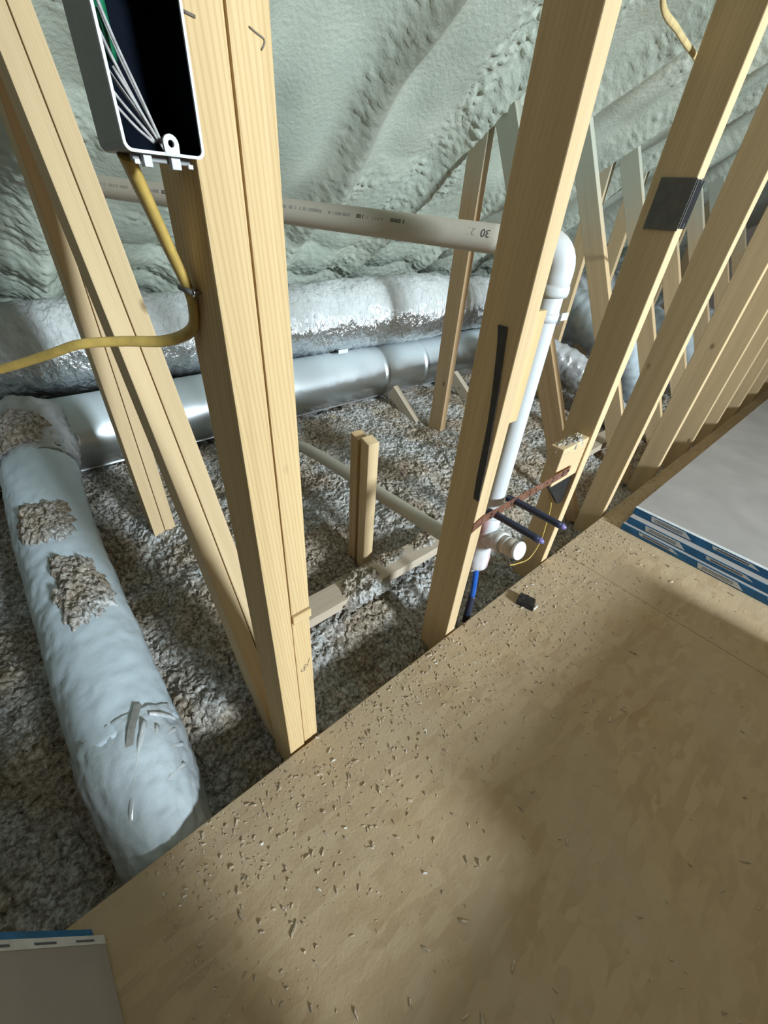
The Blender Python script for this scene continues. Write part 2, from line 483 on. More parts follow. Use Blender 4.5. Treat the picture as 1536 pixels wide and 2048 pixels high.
# rolls where passes of the spray gun overlap, and crusty patches of beads
pas = perlin(X * .8, S * 1.4, 21)
d += .020 * np.clip(np.sin(S * 7.0 + 1.8 * pas), -.2, 1) * (Yg > .7) * np.clip(.5 + perlin(X * 1.3, S * 1.3, 23), 0, 1)
patch = np.clip(fbm(X * 1.5, S * 2.4, 2, 31) - .18, 0, 1) * 2.2
rough = np.clip(np.maximum(rough * .8, patch) + .55 * np.clip((Yg - 1.75) / .5, 0, 1), 0, 1)
crust = np.abs(fbm(X * 24, S * 34, 3, 41))
d += rough * (.016 * (crust - .3) + .0045 * fbm(X * 60, S * 60, 2, 43))
# scalloped laps near the eave
lap = np.abs(np.sin(S * 15 + 2.0 * perlin(X * 2.2, S * 1.0, 51)))
d += np.clip((Yg - 1.8) / .4, 0, 1) * .020 * lap
P = np.stack([X, Yg + d * nrm[None, :, 0], prof[None, :, 1] + d * nrm[None, :, 1]], 2)
# sign check: foam bulges into the room
roof = grid_obj('ceiling', P, 'spray_foam')
tag(roof, 'sloping roof underside coated in lumpy grey green spray foam', None, None, 'structure')

# ---- the rest of the attic behind the viewpoint: other roof slope, end wall, far knee wall
bx_ = np.arange(-1.6, 7.5, .25); by_ = np.arange(-5.7, -2.9, .12)
X, Y = np.meshgrid(bx_, by_, indexing='ij')
Z = roof_z(-6.0 - Y) + .05 * fbm(X * 1.3, Y * 1.3, 3, 9)
o = grid_obj('ceiling', np.stack([X, Y, Z], 2), 'wood_dark')
tag(o, 'other roof slope of bare dark boards behind the viewpoint', None, None, 'structure')
o = mesh_obj('wall_left', [(-1.58, -5.7, -.2), (-1.58, 2.8, -.2), (-1.58, 2.8, .4), (-1.58, -3.0, 4.20), (-1.58, -5.7, 2.42)], [(0, 1, 2, 3, 4)], 'wood_dark')
tag(o, 'bare wooden end wall of the attic', None, None, 'structure')
o = mesh_obj('wall_back', [(-1.6, -5.6, -.05), (7.4, -5.6, -.05), (7.4, -5.6, 2.5), (-1.6, -5.6, 2.5)], [(0, 1, 2, 3)], 'wood_dark')
tag(o, 'bare wooden wall on the opposite side of the attic', None, None, 'structure')
# boxes and pails added out of view to cast shade on deck and duct
ct = thing('shade_carton', (1.02, -.66, 0), 'brown cardboard box added out of view to shade the deck', 'box')
box('shade_carton_body', (.52, -.86, .0005), (1.46, -.46, .27), 'shade_carton', ct, .004)
box('shade_carton_tape', (.518, -.685, .2695), (1.462, -.635, .2715), 'crumb', ct, .0004)
cs = thing('shade_carton', (.29, -.66, 0), 'low flat cardboard box added out of view to shade the foreground deck', 'box')
box('shade_carton_body', (.145, -.88, .0005), (.519, -.44, .195), 'shade_carton', cs, .004)
box('shade_carton_tape', (.300, -.882, .1945), (.345, -.438, .1965), 'crumb', cs, .0004)
bk = thing('shade_bucket', (-.02, -.43, 0), 'white pail added out of view to shade the lower left of the deck', 'shade_bucket')  # stacked pails added unseen, to throw shade over the lower left
def turn(name, prof_, c, mat, parent, n=40):
    v = [(c[0] + r * math.cos(2 * math.pi * k / n), c[1] + r * math.sin(2 * math.pi * k / n), c[2] + z) for r, z in prof_ for k in range(n)]
    f = [(i * n + k, i * n + (k + 1) % n, (i + 1) * n + (k + 1) % n, (i + 1) * n + k) for i in range(len(prof_) - 1) for k in range(n)]
    f.append(tuple(range(n - 1, -1, -1))); f.append(tuple((len(prof_) - 1) * n + k for k in range(n)))
    return mesh_obj(name, v, f, mat, parent, smooth=False)
turn('shade_bucket_body', [(.130, .0005), (.148, .34)], (-.02, -.43, 0), 'white_plastic', bk)
turn('shade_bucket_rim', [(.148, .30), (.156, .302), (.156, .312), (.148, .314)], (-.02, -.43, 0), 'white_plastic', bk)
turn('shade_bucket_lid', [(.158, .340), (.158, .358), (.150, .362), (.146, .358)], (-.02, -.43, 0), 'white_plastic', bk)

bk2 = thing('shade_bucket', (-.02, -.43, .364), 'second white pail added out of view on the first to lengthen its shade', 'shade_bucket')
turn('shade_bucket_body', [(.130, .3645), (.146, .66)], (-.02, -.43, 0), 'white_plastic', bk2)
turn('shade_bucket_lid', [(.156, .655), (.156, .673), (.148, .677), (.144, .673)], (-.02, -.43, 0), 'white_plastic', bk2)

# ---- loose fill insulation over the attic floor
def ins_base(x, y):
    x = np.asarray(x, float); y = np.asarray(y, float)
    b_ = np.interp(y, [.40, .50, .66, .80, 1.15], [-.135, -.12, -.042, -.022, .0])
    b_ = b_ + .030 * fbm(x * 2.1, y * 2.1, 2, 61) * np.clip((y - .45) / .3, .3, 1)
    b_ = b_ - .05 * np.clip((.25 - x) / .3, 0, 1) * np.clip((1.7 - y) / .3, 0, 1)
    return b_
def ins_fluff(x, y):
    wx = x + .010 * fbm(x * 34, y * 34, 2, 301); wy = y + .010 * fbm(x * 34, y * 34, 2, 303)
    a = np.abs(fbm(wx * 40, wy * 40, 2, 71))
    c_ = fbm(wx * 95, wy * 95, 2, 81)
    e = fbm(x * 9, y * 9, 3, 91)
    return .013 * e + .015 * (.4 - a) + .0080 * c_
xs = np.concatenate([np.arange(-1.15, -.55, .013), np.arange(-.55, -.12, .006), np.arange(-.12, 1.75, .0046), np.arange(1.75, 3.2, .011), np.arange(3.2, 6.2, .03)])
ys = np.concatenate([np.arange(.404, 1.9, .0046), np.arange(1.9, 2.85, .02)])
X, Y = np.meshgrid(xs, ys, indexing='ij')
Z = ins_base(X, Y) + ins_fluff(X, Y)
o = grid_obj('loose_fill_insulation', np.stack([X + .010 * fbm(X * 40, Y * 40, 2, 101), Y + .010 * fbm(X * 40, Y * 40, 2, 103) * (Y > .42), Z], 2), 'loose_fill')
tag(o, 'fluffy grey brown loose fill insulation covering the attic floor beyond the deck', 'insulation', None, 'stuff')

# ================================================================== KNEE WALL STUDS
FY = .407                       # front face of the studs
SD = .089
BOT = -.20
# double stud
ds = thing('double_stud', (.195, FY + .045, BOT), 'yellow doubled wall stud in the foreground carrying the grey electrical box', 'stud')
board('stud_ply', (.1765, FY + SD / 2, BOT), (.1765, FY + SD / 2, 1.78), .0365, SD, 'wood_yellow', ds)
board('stud_ply', (.2145, FY + .002 + SD / 2, .446), (.2145, FY + .002 + SD / 2, 1.76), .0345, SD, 'wood_yellow', ds)
board('stud_ply', (.2145, FY + .004 + SD / 2, BOT), (.2145, FY + .004 + SD / 2, .424), .0345, SD, 'wood_yellow', ds)
lp = board('splice_strip', (.1975, FY + .040, .434), (.2325, FY + .040, .434), .0185, .084, 'wood_yellow', ds, xdir=(0, 0, 1), bev=.0015)
# pencil figure eight, hooked stroke and a short dash on the stud faces
def stroke(name, pts, r, parent, mat='pencil'):
    return tube(name, pts, r, mat, parent, n=6, step=.002, flat=.25, ref=(1, 0, 0))
e8 = []
for k in range(25):
    t = k / 24 * 2 * math.pi
    u_, w2 = .0090 * math.cos(t), .0046 * math.sin(2 * t)
    e8.append((.2135 + u_ * .62 - w2 * .78, FY + .0035, .279 + u_ * .78 + w2 * .62))
stroke('pencil_mark', e8, .0006, ds)
stroke('pencil_mark', [(.2225, FY + .0035, .287), (.2245, FY + .0035, .297), (.225, FY + .0035, .301)], .0005, ds)
stroke('pencil_mark', [(.2130, FY + .0015, 1.0965), (.2185, FY + .0015, 1.0945), (.2245, FY + .0015, 1.0925), (.2240, FY + .0015, 1.0895), (.2215, FY + .0015, 1.0865)], .0006, ds)
stroke('pencil_mark', [(.1655, FY - .0005, 1.0935), (.1730, FY - .0005, 1.0925)], .0009, ds)

names = ['tall stud with black tape down its broad side, next to the white vent pipe',
         'stud with a dark metal guard plate on its face, right of the capped blue pipes',
         'stud rising just beyond the near corner of the blue taped drywall stack',
         'second stud beyond the near corner of the drywall stack',
         'third stud beyond the near corner of the drywall stack',
         'fourth stud beyond the near corner of the drywall stack',
         'fifth stud beyond the near corner of the drywall stack',
         'sixth stud beyond the near corner of the drywall stack',
         'seventh and farthest stud beyond the near corner of the drywall stack']
STUD_X = [.696, 1.211, 1.681, 2.241, 2.731, 3.172, 3.66, 4.15, 4.64]
for k, sx in enumerate(STUD_X):
    o = board('wall_stud', (sx, FY + SD / 2, BOT), (sx, FY + SD / 2, 1.80), .0385, SD, 'wood_pale', None)
    tag(o, names[k], 'stud', 'knee wall studs')

# black strip of tape on stud beside the pipe
path = spline([(.6755, .447, .842), (.6755, .440, .80), (.6755, .428, .70), (.6755, .421, .60), (.6755, .418, .52), (.6755, .415, .482)], .01)
hw = np.interp(np.linspace(0, 1, len(path)), [0, .1, .5, .75, 1], [.010, .008, .0065, .0085, .0075])
v = []; f = []
for i, p in enumerate(path):
    w_ = hw[i]
    v += [(p[0] - .0014, p[1] - w_, p[2]), (p[0] - .0014, p[1] + w_, p[2]), (p[0] + .001, p[1] + w_, p[2]), (p[0] + .001, p[1] - w_, p[2])]
    if i:
        a = 4 * (i - 1); b_ = 4 * i
        for q in range(4): f.append((a + q, a + (q + 1) % 4, b_ + (q + 1) % 4, b_ + q))
f.append((3, 2, 1, 0)); n_ = len(v); f.append((n_ - 4, n_ - 3, n_ - 2, n_ - 1))
o = mesh_obj('tape_strip', v, f, 'black_tape')
tag(o, 'long black tape strip stuck down the broad side of the stud by the vent pipe', 'tape')

# nail guard on the next stud
g = thing('guard_plate', (1.211, FY, 1.0), 'dark metal guard plate wrapped around the stud right of the vent pipe', 'plate')
box('face_plate', (1.1925, FY - .0035, 1.0), (1.2295, FY - .0005, 1.084), 'black_plastic', g, .0008)
box('side_flange', (1.1885, FY - .002, .995), (1.1912, FY + .070, 1.086), 'guard_grey', g, .0008)
for zz in (1.001, 1.078):
    box('prong', (1.209, FY - .0050, zz), (1.213, FY - .0036, zz + .009), 'steel', g, .0004)
box('bright_edge', (1.1905, FY - .0048, 1.0), (1.1930, FY - .0036, 1.084), 'steel', g, .0004)

# short board nailed on the pipe side of the stud
o = board('backing_board', (.7365, .432, .655), (.7365, .432, .868), .0365, .036, 'wood_yellow')
tag(o, 'short yellow cleat nailed to the stud in front of the white vent pipe', 'board')

# blocking fixed to the guard-plate stud
o = board('blocking', (1.045, .432, .437), (1.190, .432, .437), .122, .040, 'wood_pale', None, xdir=(0, 0, 1))
tag(o, 'pale wood block fixed beside the stud at the end of the copper strap', 'block')
v = [(1.045, .418, .374), (1.186, .418, .376), (1.186, .418, .262), (1.16, .418, .266), (1.10, .418, .325)]
o = mesh_obj('putty_pad', v + [(a, b_ + .010, c) for a, b_, c in v], [(0, 1, 2, 3, 4), (9, 8, 7, 6, 5)] + [(i, i + 5, (i + 1) % 5 + 5, (i + 1) % 5) for i in range(5)], 'black_plastic')
tag(o, 'black putty pad hanging below the pale wood block', 'pad')

# ================================================================== ROOF TRUSS WEBS
def web_pair(x, parent, mat, w=.0375):
    # vertical web, then diagonal web running down towards the knee wall
    board('vertical_web', (x, 1.40, -.10), (x, 1.40, 1.43), w, SD, mat, parent)
    dy, dz = .5425, 1.0
    ln = math.hypot(dy, dz); ny, nz = dz / ln, -dy / ln       # away from the camera
    off = SD / 2
    def pt(z): return (x, .54 + .5425 * z + ny * off, z + nz * off)
    board('diagonal_web', pt(-.09), pt(1.47), w, SD, mat, parent)
gt = thing('girder_truss', (.195, 1.0, -.1), 'doubled truss webs crossing behind the yellow double stud on the left', 'truss')
for xx in (.1768, .2150):
    web_pair(xx, gt, 'wood_pale', .0362)
tl = ['truss webs whose upright passes in front of the foil duct, left of the vent pipe',
      'truss webs partly hidden behind the stud beside the vent pipe',
      'truss webs seen between the vent pipe and the guard plate stud',
      'truss webs directly left of the dark guard plate',
      'truss webs showing right of the guard plate stud, first beyond it',
      'truss webs second beyond the guard plate stud',
      'truss webs third and farthest beyond the guard plate stud']
for k, tx in enumerate([1.684, 2.241, 2.731, 3.172, 3.66, 4.15, 4.64]):
    t = thing('roof_truss', (tx, 1.0, -.1), tl[k], 'truss', 'single roof trusses')
    web_pair(tx, t, 'web_brown' if k == 0 else 'web_pale')
# brace under the duct beside the first upright
for k, (bx, lab) in enumerate(((1.66, 'short brace board propped under the metal duct left of the upright web'), (2.20, 'short brace board under the metal duct right of the upright web'))):
    o = board('duct_brace', (bx, 1.50, -.06), (bx, 1.76, .115), .038, .07, 'wood_grey', None)
    tag(o, lab, 'board')

# sawn-off web stub, made of two pieces
st = thing('web_stub', (.70, .845, -.1), 'short sawn off upright post standing in the loose insulation', 'post')
cutf = lambda x, y, top: (.012 * (y / .04) if top else 0)
board('stub_piece', (.699, .820, -.10), (.699, .820, .452), .040, .036, 'wood_pale', st, cut=cutf)
board('stub_piece', (.699, .871, -.10), (.699, .871, .448), .040, .036, 'wood_brown', st, cut=cutf)
board('stub_core', (.704, .8455, -.10), (.704, .8455, .440), .030, .018, 'wood_brown', st)

# boards lying in the insulation
o = board('lying_board', (.262, .712, .012), (1.00, .712, .004), .036, .080, 'wood_grey', None, xdir=(0, 0, 1))
tag(o, 'grey board lying on the insulation between the double stud and the vent pipe stud', 'board')
o = board('lying_board', (1.95, .735, .03), (2.62, .735, .035), .036, .080, 'wood_grey', None, xdir=(0, 0, 1))
tag(o, 'grey board end lying on the insulation behind the guard plate stud', 'board')

# ================================================================== DUCTS
# round sheet metal duct along the eave
md = thing('metal_duct', (.8, 1.98, .005), 'long round galvanised metal duct running along the eave', 'duct')
px_ = np.arange(-1.1, 6.0, .03)
path = np.stack([px_, np.full_like(px_, 1.98), np.full_like(px_, .155)], 1)
v, f = tube_mesh(path, .150, 72)
mesh_obj('duct_pipe', v, f, 'galvanised', md, smooth=True)
for rx in (.02, 1.68, 2.02, 3.4):
    rp = np.array([(rx - .022, 1.98, .155), (rx - .019, 1.98, .155), (rx - .004, 1.98, .155), (rx, 1.98, .155), (rx + .004, 1.98, .155), (rx + .019, 1.98, .155), (rx + .022, 1.98, .155)])
    v, f = tube_mesh(rp, np.array([.150, .1525, .1525, .155, .1525, .1525, .150]), 72, caps=False)
    mesh_obj('joint_ring', v, f, 'galvanised', md, smooth=True)
a_ = math.radians(-128)
yy, zz = 1.98 + .152 * math.cos(a_), .155 + .152 * math.sin(a_)
tube('lock_seam', [(-1.1, yy, zz), (1.0, yy, zz), (5.9, yy, zz)], .0035, 'steel', md, n=8, step=.2)

# foil jacketed flexible duct on top of it
def flex(name, pts, rads, mat, label, n=72, step=.011, seed=0, corr=.0022, pitch=.055, wr=.010, caps=True, parent=None):
    path = spline(pts, step)
    kp = np.array(pts, float); t0 = np.concatenate([[0], np.cumsum(np.linalg.norm(np.diff(kp, axis=0), axis=1))])
    sl = np.concatenate([[0], np.cumsum(np.linalg.norm(np.diff(path, axis=0), axis=1))])
    rad = np.interp(sl / sl[-1], t0 / t0[-1], rads)
    def rf(s_, a):
        cx, sx_ = np.cos(a), np.sin(a)
        w1 = fbm(s_ * 9 + 0 * a, a * 1.6 + s_ * 0, 3, seed + 1)
        w2 = np.abs(fbm(s_ * 26 + .6 * np.sin(a), a * 3.2, 3, seed + 2))
        fade = 1.0
        blend = np.clip(np.minimum(a, 2 * np.pi - a) / .5, 0, 1)
        return corr * np.sin(2 * np.pi * s_ / pitch + 1.2 * w1) + wr * (.55 * w1 - .75 * w2 + .2) * blend
    v, f = tube_mesh(path, rad, n, rfun=rf, ref=(0, 1, 0), caps=caps)
    o = mesh_obj(name, v, f, mat, parent, smooth=True)
    fix_caps(o)
    if label: tag(o, label, 'duct')
    return o
fd = thing('flexible_duct', (.8, 2.1, .3), 'silver foil jacketed flexible duct lying on top of the metal duct', 'duct')
flex('duct_jacket', [(-1.1, 2.22, .43), (-.2, 2.21, .435), (.5, 2.17, .445), (1.15, 2.12, .455), (1.6, 2.04, .485), (1.95, 1.97, .505), (2.18, 1.96, .505)],
     [.175, .175, .178, .178, .182, .186, .178], 'foil_jacket', None, seed=5, wr=.013, parent=fd)
flex('duct_jacket', [(2.17, 1.96, .505), (2.5, 1.98, .49), (3.2, 2.02, .47), (4.2, 2.1, .45), (5.5, 2.2, .45)], [.165, .160, .155, .155, .155], 'foil_jacket', None, seed=15, wr=.012, parent=fd)
o = box('jacket_label', (1.375, 1.922, .318), (1.44, 1.9245, .338), 'white_plastic', fd, .0005)

# grey branch duct running out under the deck
gd = thing('branch_duct', (-.11, 1.1, -.1), 'fat grey dusty flexible duct running along the floor at the left', 'duct')
flex('duct_jacket', [(-.055, 1.86, .20), (-.07, 1.70, .165), (-.095, 1.45, .09), (-.103, 1.15, .045), (-.106, .85, .015), (-.1075, .64, -.016)],
     [.112, .110, .108, .106, .105, .104], 'grey_jacket', None, seed=25, corr=.0004, wr=.005, parent=gd)
flex('loose_plastic_end', [(-.1070, .68, -.010), (-.1080, .60, -.026), (-.110, .50, -.070), (-.112, .42, -.115), (-.113, .34, -.150)],
     [.1055, .104, .095, .084, .075], 'grey_jacket_end', None, seed=28, corr=.0003, wr=.006, step=.006, n=96, parent=gd)
flex('collar_wrap', [(-.045, 1.96, .24), (-.05, 1.86, .21), (-.068, 1.70, .165)], [.128, .126, .116], 'grey_jacket_shiny', None, seed=35, corr=.002, wr=.014, parent=gd)
# crumpled clear plastic at the deck end: long creases
def duct_top(x, y):
    yk = [.34, .42, .50, .62, .85, 1.15, 1.45, 1.70]; zk = [-.15, -.115, -.07, -.02, .015, .045, .09, .165]; rk = [.075, .084, .095, .104, .105, .106, .108, .110]
    zc = np.interp(y, yk, zk); r = np.interp(y, yk, rk); xc = np.interp(y, yk, [-.113, -.112, -.110, -.108, -.106, -.103, -.095, -.07])
    return zc + np.sqrt(np.clip(r * r - (x - xc) ** 2, 1e-5, None))
def surf_strip(name, p0, p1, width, lift, mat, n=14, dome=0.0):
    p0 = np.array(p0); p1 = np.array(p1); t = (p1 - p0) / np.linalg.norm(p1 - p0); q = np.array([-t[1], t[0]])
    v = []; f = []
    for i in range(n + 1):
        c = p0 + (p1 - p0) * i / n
        w_ = width * (1 if not dome else max(.12, math.sin(math.pi * min(1, (i + .6) / n))))
        for sgn in (-1, -.5, 0, .5, 1):
            xy = c + q * w_ * sgn
            zt = float(duct_top(xy[0], xy[1])) + lift + dome * (1 - sgn * sgn)
            v.append((xy[0], xy[1], zt))
        if i:
            a = 5 * (i - 1)
            for k in range(4): f.append((a + k, a + k + 1, a + k + 6, a + k + 5))
    o = mesh_obj(name, v, f, mat, gd, smooth=bool(dome))
    sm = o.modifiers.new('thickness', 'SOLIDIFY'); sm.thickness = .004; sm.offset = -1
    return o
surf_strip('duct_tape', (-.112, .572), (-.062, .668), .0065, .006, 'grey_tape')
for a_, b2, w_, dm in (((-.062, .625), (-.178, .425), .006, .006), ((-.045, .610), (-.150, .415), .005, .005), ((-.020, .60), (-.060, .575), .004, .004), ((-.018, .57), (-.075, .555), .005, .004),
                       ((-.03, .53), (-.085, .50), .005, .004), ((-.06, .49), (-.105, .455), .006, .005), ((-.095, .46), (-.14, .415), .005, .004), ((-.012, .625), (-.05, .64), .004, .003)):
    surf_strip('plastic_crease', a_, b2, w_ * .7, .0055, 'crease_film', 20, dm)

# clumps of insulation on the branch duct and on boards
def clump(cx, cy, rx, ry, h, base, label, seed, group):
    n = 84
    u = np.linspace(-1.15, 1.15, n)
    U, V = np.meshgrid(u, u, indexing='ij')
    ang = np.arctan2(V, U); rr = np.hypot(U, V)
    edge = 1 + .35 * perlin(np.cos(ang) * 1.6 + seed, np.sin(ang) * 1.6, seed) + .16 * perlin(np.cos(ang) * 5 + seed, np.sin(ang) * 5, seed + 3)
    e = np.clip((edge - rr) / .25, 0, 1)
    x = cx + U * rx; y = cy + V * ry
    fl_ = fbm(x * 42, y * 42, 2, seed + 5); fi = fbm(x * 120, y * 120, 2, seed + 7)
    top = .8 * h * e ** .7 * (.7 + .5 * fl_) + e * (.0055 * fi + .007 * np.abs(fl_))
    z = base(x, y) + np.where(e > 0, top, -.012)
    P = np.stack([x + .004 * fi, y + .004 * fbm(x * 85, y * 85, 2, seed + 9), z], 2)
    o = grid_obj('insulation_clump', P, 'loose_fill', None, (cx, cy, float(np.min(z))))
    tag(o, label, 'insulation', group)
    return o
G1 = 'insulation clumps fallen on things'
clump(-.108, 1.36, .070, .105, .020, duct_top, 'upper clump of loose insulation on the grey floor duct', 3, G1)
clump(-.085, 1.06, .062, .13, .022, duct_top, 'lower and larger clump of loose insulation on the grey floor duct', 9, G1)
clump(-.080, 1.76, .085, .06, .020, lambda x, y: .165 + .02 + np.sqrt(np.clip(.115 ** 2 - (x + .068) ** 2, 1e-5, None)) + 0 * y + .45 * (y - 1.70), 'insulation crumbs heaped on the taped collar of the grey duct', 13, G1)
flatb = lambda z0: (lambda x, y: z0 + 0 * x + 0 * y)
clump(.585, .705, .075, .060, .022, flatb(.022), 'pale insulation clump on the middle of the lying grey board', 19, G1)
clump(.90, .725, .06, .035, .016, flatb(.018), 'insulation clump on the lying board close to the vent pipe stud', 23, G1)
clump(.745, .735, .06, .035, .014, flatb(.020), 'insulation clump on the lying board in front of the sawn off stub', 27, G1)
clump(1.12, .432, .065, .018, .010, flatb(.493), 'layer of insulation dust on top of the pale wood block', 29, G1)
clump(.715, .84, .022, .030, .010, flatb(.436), 'tuft of insulation on top of the sawn off stub', 33, G1)

# ducts farther along, beyond the studs
o = flex('branch_duct', [(3.02, 1.95, .42), (3.00, 1.70, .50), (2.96, 1.42, .50), (2.97, 1.18, .42), (3.02, .98, .26), (3.05, .85, .05)], [.14, .14, .142, .142, .14, .13], 'grey_jacket', 'grey flexible duct arching down behind the studs right of the vent pipe', seed=45, n=40)
o = flex('branch_duct', [(2.42, 1.50, .36), (2.52, 1.30, .33), (2.60, 1.12, .25), (2.66, .95, .13), (2.70, .80, .0)], [.06, .085, .092, .095, .09], 'grey_jacket_shiny', 'crumpled silver plastic duct end lying on the insulation right of the vent pipe', seed=55, n=40, wr=.02)
o = flex('branch_duct', [(4.3, 2.0, .32), (4.10, 1.5, .36), (4.05, 1.12, .30), (4.05, .85, .12), (4.1, .7, -.04)], [.14, .14, .142, .142, .13], 'grey_jacket', 'farther grey flexible duct seen right of the guard plate stud', seed=65, n=40)
o = flex('branch_duct', [(5.2, 2.0, .32), (5.0, 1.5, .36), (4.92, 1.12, .30), (4.9, .85, .14), (4.9, .7, -.04)], [.13] * 5, 'foil_jacket', 'farthest pale duct seen low between the right hand studs', seed=75, n=40)

# ================================================================== PLUMBING
PX, PY, PR = .816, .450, .0242
vp = thing('vent_pipe', (PX, PY, .17), 'white plastic vent pipe rising beside the stud, with elbow and sloping upper run', 'pipe')
tube('riser', [(PX, PY, .33), (PX, PY, .6), (PX, PY, .90)], PR, 'pvc', vp, n=32, step=.05)
hd = Vector((.405 - .806, 1.47 - .583, .980 - .955)).normalized()
ez = .958
el = [(PX, PY, .885), (PX, PY, .915)]
c0 = np.array([PX, PY, ez])
for t in np.linspace(0, 1, 9):
    th = t * math.pi / 2; R_ = .034
    cpt = c0 - np.array([0, 0, R_]) + np.array(hd) * R_
    el.append(tuple(cpt - np.array(hd) * R_ * math.cos(th) + np.array([0, 0, R_]) * math.sin(th)))
el.append(tuple(c0 + np.array(hd) * .085))
v, f = tube_mesh(np.array(el), .0290, 32, ref=(1, 0, 0))
o = mesh_obj('elbow', v, f, 'pvc', vp, smooth=True); fix_caps(o)
tube('elbow_lip', [(PX, PY, .882), (PX, PY, .888), (PX, PY, .896), (PX, PY, .902)], np.array([.0293, .0310, .0310, .0293]), 'pvc', vp, n=32, straight=True)
tube('elbow_lip', [tuple(c0 + np.array(hd) * a) for a in (.074, .078, .086, .090)], np.array([.0293, .0310, .0310, .0293]), 'pvc', vp, n=32, straight=True)
pe = tuple(c0 + np.array(hd) * 1.55)
tube('upper_run', [tuple(c0 + np.array(hd) * .08), tuple(c0 + np.array(hd) * .8), pe], PR, 'pvc_dusty', vp, n=32, step=.05)
# printed line along the upper run: small blocks of unreadable type following the pipe wall
hu = np.array(hd); side = np.cross([0, 0, 1], hu); side /= np.linalg.norm(side); side = -side if side[0] > 0 else side
upv = np.cross(hu, side); upv = upv if upv[2] > 0 else -upv
def on_pipe(sd, ang, dr=.0003):
    return c0 + hu * sd + (PR + dr) * (math.cos(ang) * side + math.sin(ang) * upv)
def print_line(name, s0, s1, a0, hgt, parent, mat, seed, gaps=.35):
    r_ = random.Random(seed); v = []; f = []; s_ = s0
    while s_ < s1:
        w_ = r_.uniform(.0022, .0042)
        if r_.random() > gaps:
            k = r_.choice((0, 1, 2))
            segs = ((0, 1),) if k == 0 else ((0, .4), (.6, 1)) if k == 1 else ((0, .3), (.36, .66), (.74, 1))
            for lo, hi in segs:
                i = len(v)
                for (aa, ss) in ((lo, s_), (hi, s_), (hi, s_ + w_ * .72), (lo, s_ + w_ * .72)):
                    v.append(on_pipe(ss, a0 + (aa - .5) * hgt / PR))
                f.append((i, i + 1, i + 2, i + 3))
        s_ += w_
    return mesh_obj(name, v, f, mat, parent)
print_line('printed_line', .50, .78, .42, .0055, vp, 'ink_faint', 5)
print_line('printed_line', .305, .335, .42, .0060, vp, 'ink', 6, .1)
print_line('printed_line', .345, .385, .40, .0050, vp, 'ink_faint', 7)
print_line('printed_line', .395, .41, .40, .0065, vp, 'ink', 8, .05)
print_line('printed_line', .425, .50, .40, .0050, vp, 'ink_faint', 9)
print_line('printed_line', .95, 1.18, .30, .0060, vp, 'ink_faint', 10)
print_line('printed_line', .90, .94, .30, .0075, vp, 'ink', 11, .1)
# the readable end of the print, upside down
def text_on_pipe(txt, s0, a0, size, mat, parent):
    cu = bpy.data.curves.new('txt', 'FONT'); cu.body = txt; cu.size = size
    to = bpy.data.objects.new('txt', cu); COL.objects.link(to)
    dg = bpy.context.evaluated_depsgraph_get()
    me = bpy.data.meshes.new_from_object(to.evaluated_get(dg))
    vs = [v_.co.copy() for v_ in me.vertices]; fs = [tuple(p.vertices) for p in me.polygons]
    bpy.data.objects.remove(to)
    w_ = [on_pipe(s0 + q.x, a0 - q.y / PR) for q in vs]
    return mesh_obj('printed_figures', w_, fs, mat, parent)
text_on_pipe('30', .132, .60, .018, 'ink', vp)
text_on_pipe('21', .160, .60, .017, 'ink_faint', vp)
# riser print
for k, (za, zb) in enumerate(((.70, .76), (.50, .56), (.60, .63))):
    r_ = random.Random(90 + k); v = []; f = []; s_ = za
    while s_ < zb:
        w_ = r_.uniform(.002, .004)
        if r_.random() > .3:
            i = len(v)
            for (aa, ss) in ((-.006, s_), (.006, s_), (.006, s_ + w_ * .7), (-.006, s_ + w_ * .7)):
                th = math.radians(-32) + aa / PR * .35
                v.append((PX + (PR + .0003) * math.cos(th), PY + (PR + .0003) * math.sin(th), ss))
            f.append((i, i + 1, i + 2, i + 3))
        s_ += w_
    mesh_obj('printed_line', v, f, 'ink', vp)
# sanitary tee
tee = thing('drain_tee', (PX, PY, .165), 'white drain tee with pink primer stains at the foot of the vent pipe', 'pipe fitting')
tube('tee_body', [(PX, PY, .175), (PX, PY, .18), (PX, PY, .215), (PX, PY, .218), (PX, PY, .32), (PX, PY, .323), (PX, PY, .355), (PX, PY, .358)],
     np.array([.0300, .0318, .0318, .0295, .0295, .0318, .0318, .0290]), 'pvc_primer', tee, n=32, straight=True)
tube('tee_body', [(PX, PY + .02, .175), (PX, PY + .005, .168), (PX, PY - .005, .160)], .026, 'pvc_primer', tee, n=24, step=.004)
tube('side_outlet', [(PX, PY, .288), (PX - .001, PY - .022, .291), (PX - .003, PY - .052, .298)], np.array([.0275] * 3), 'pvc', tee, n=32, straight=True)
tube('side_outlet', [(PX - .002, PY - .040, .295), (PX - .0021, PY - .042, .2955), (PX - .003, PY - .060, .300), (PX - .0031, PY - .062, .3005)], np.array([.027, .0295, .0295, .0275]), 'pvc', tee, n=32, straight=True)
ta = thing('trap_arm', (PX - .005, .36, .27), 'short white trap arm stub with pale cap pointing out from the drain tee', 'pipe')
tube('arm_pipe', [(PX - .003, PY - .055, .299), (PX - .006, PY - .085, .306), (PX - .008, PY - .108, .312)], np.array([PR] * 3), 'pvc_dusty', ta, n=32, straight=True)
tube('end_cap', [(PX - .0080, PY - .106, .3115), (PX - .0081, PY - .107, .3117), (PX - .0087, PY - .114, .3137), (PX - .0088, PY - .115, .3140)], np.array([.0243, .0252, .0252, .0243]), 'white_plastic', ta, n=32, straight=True)
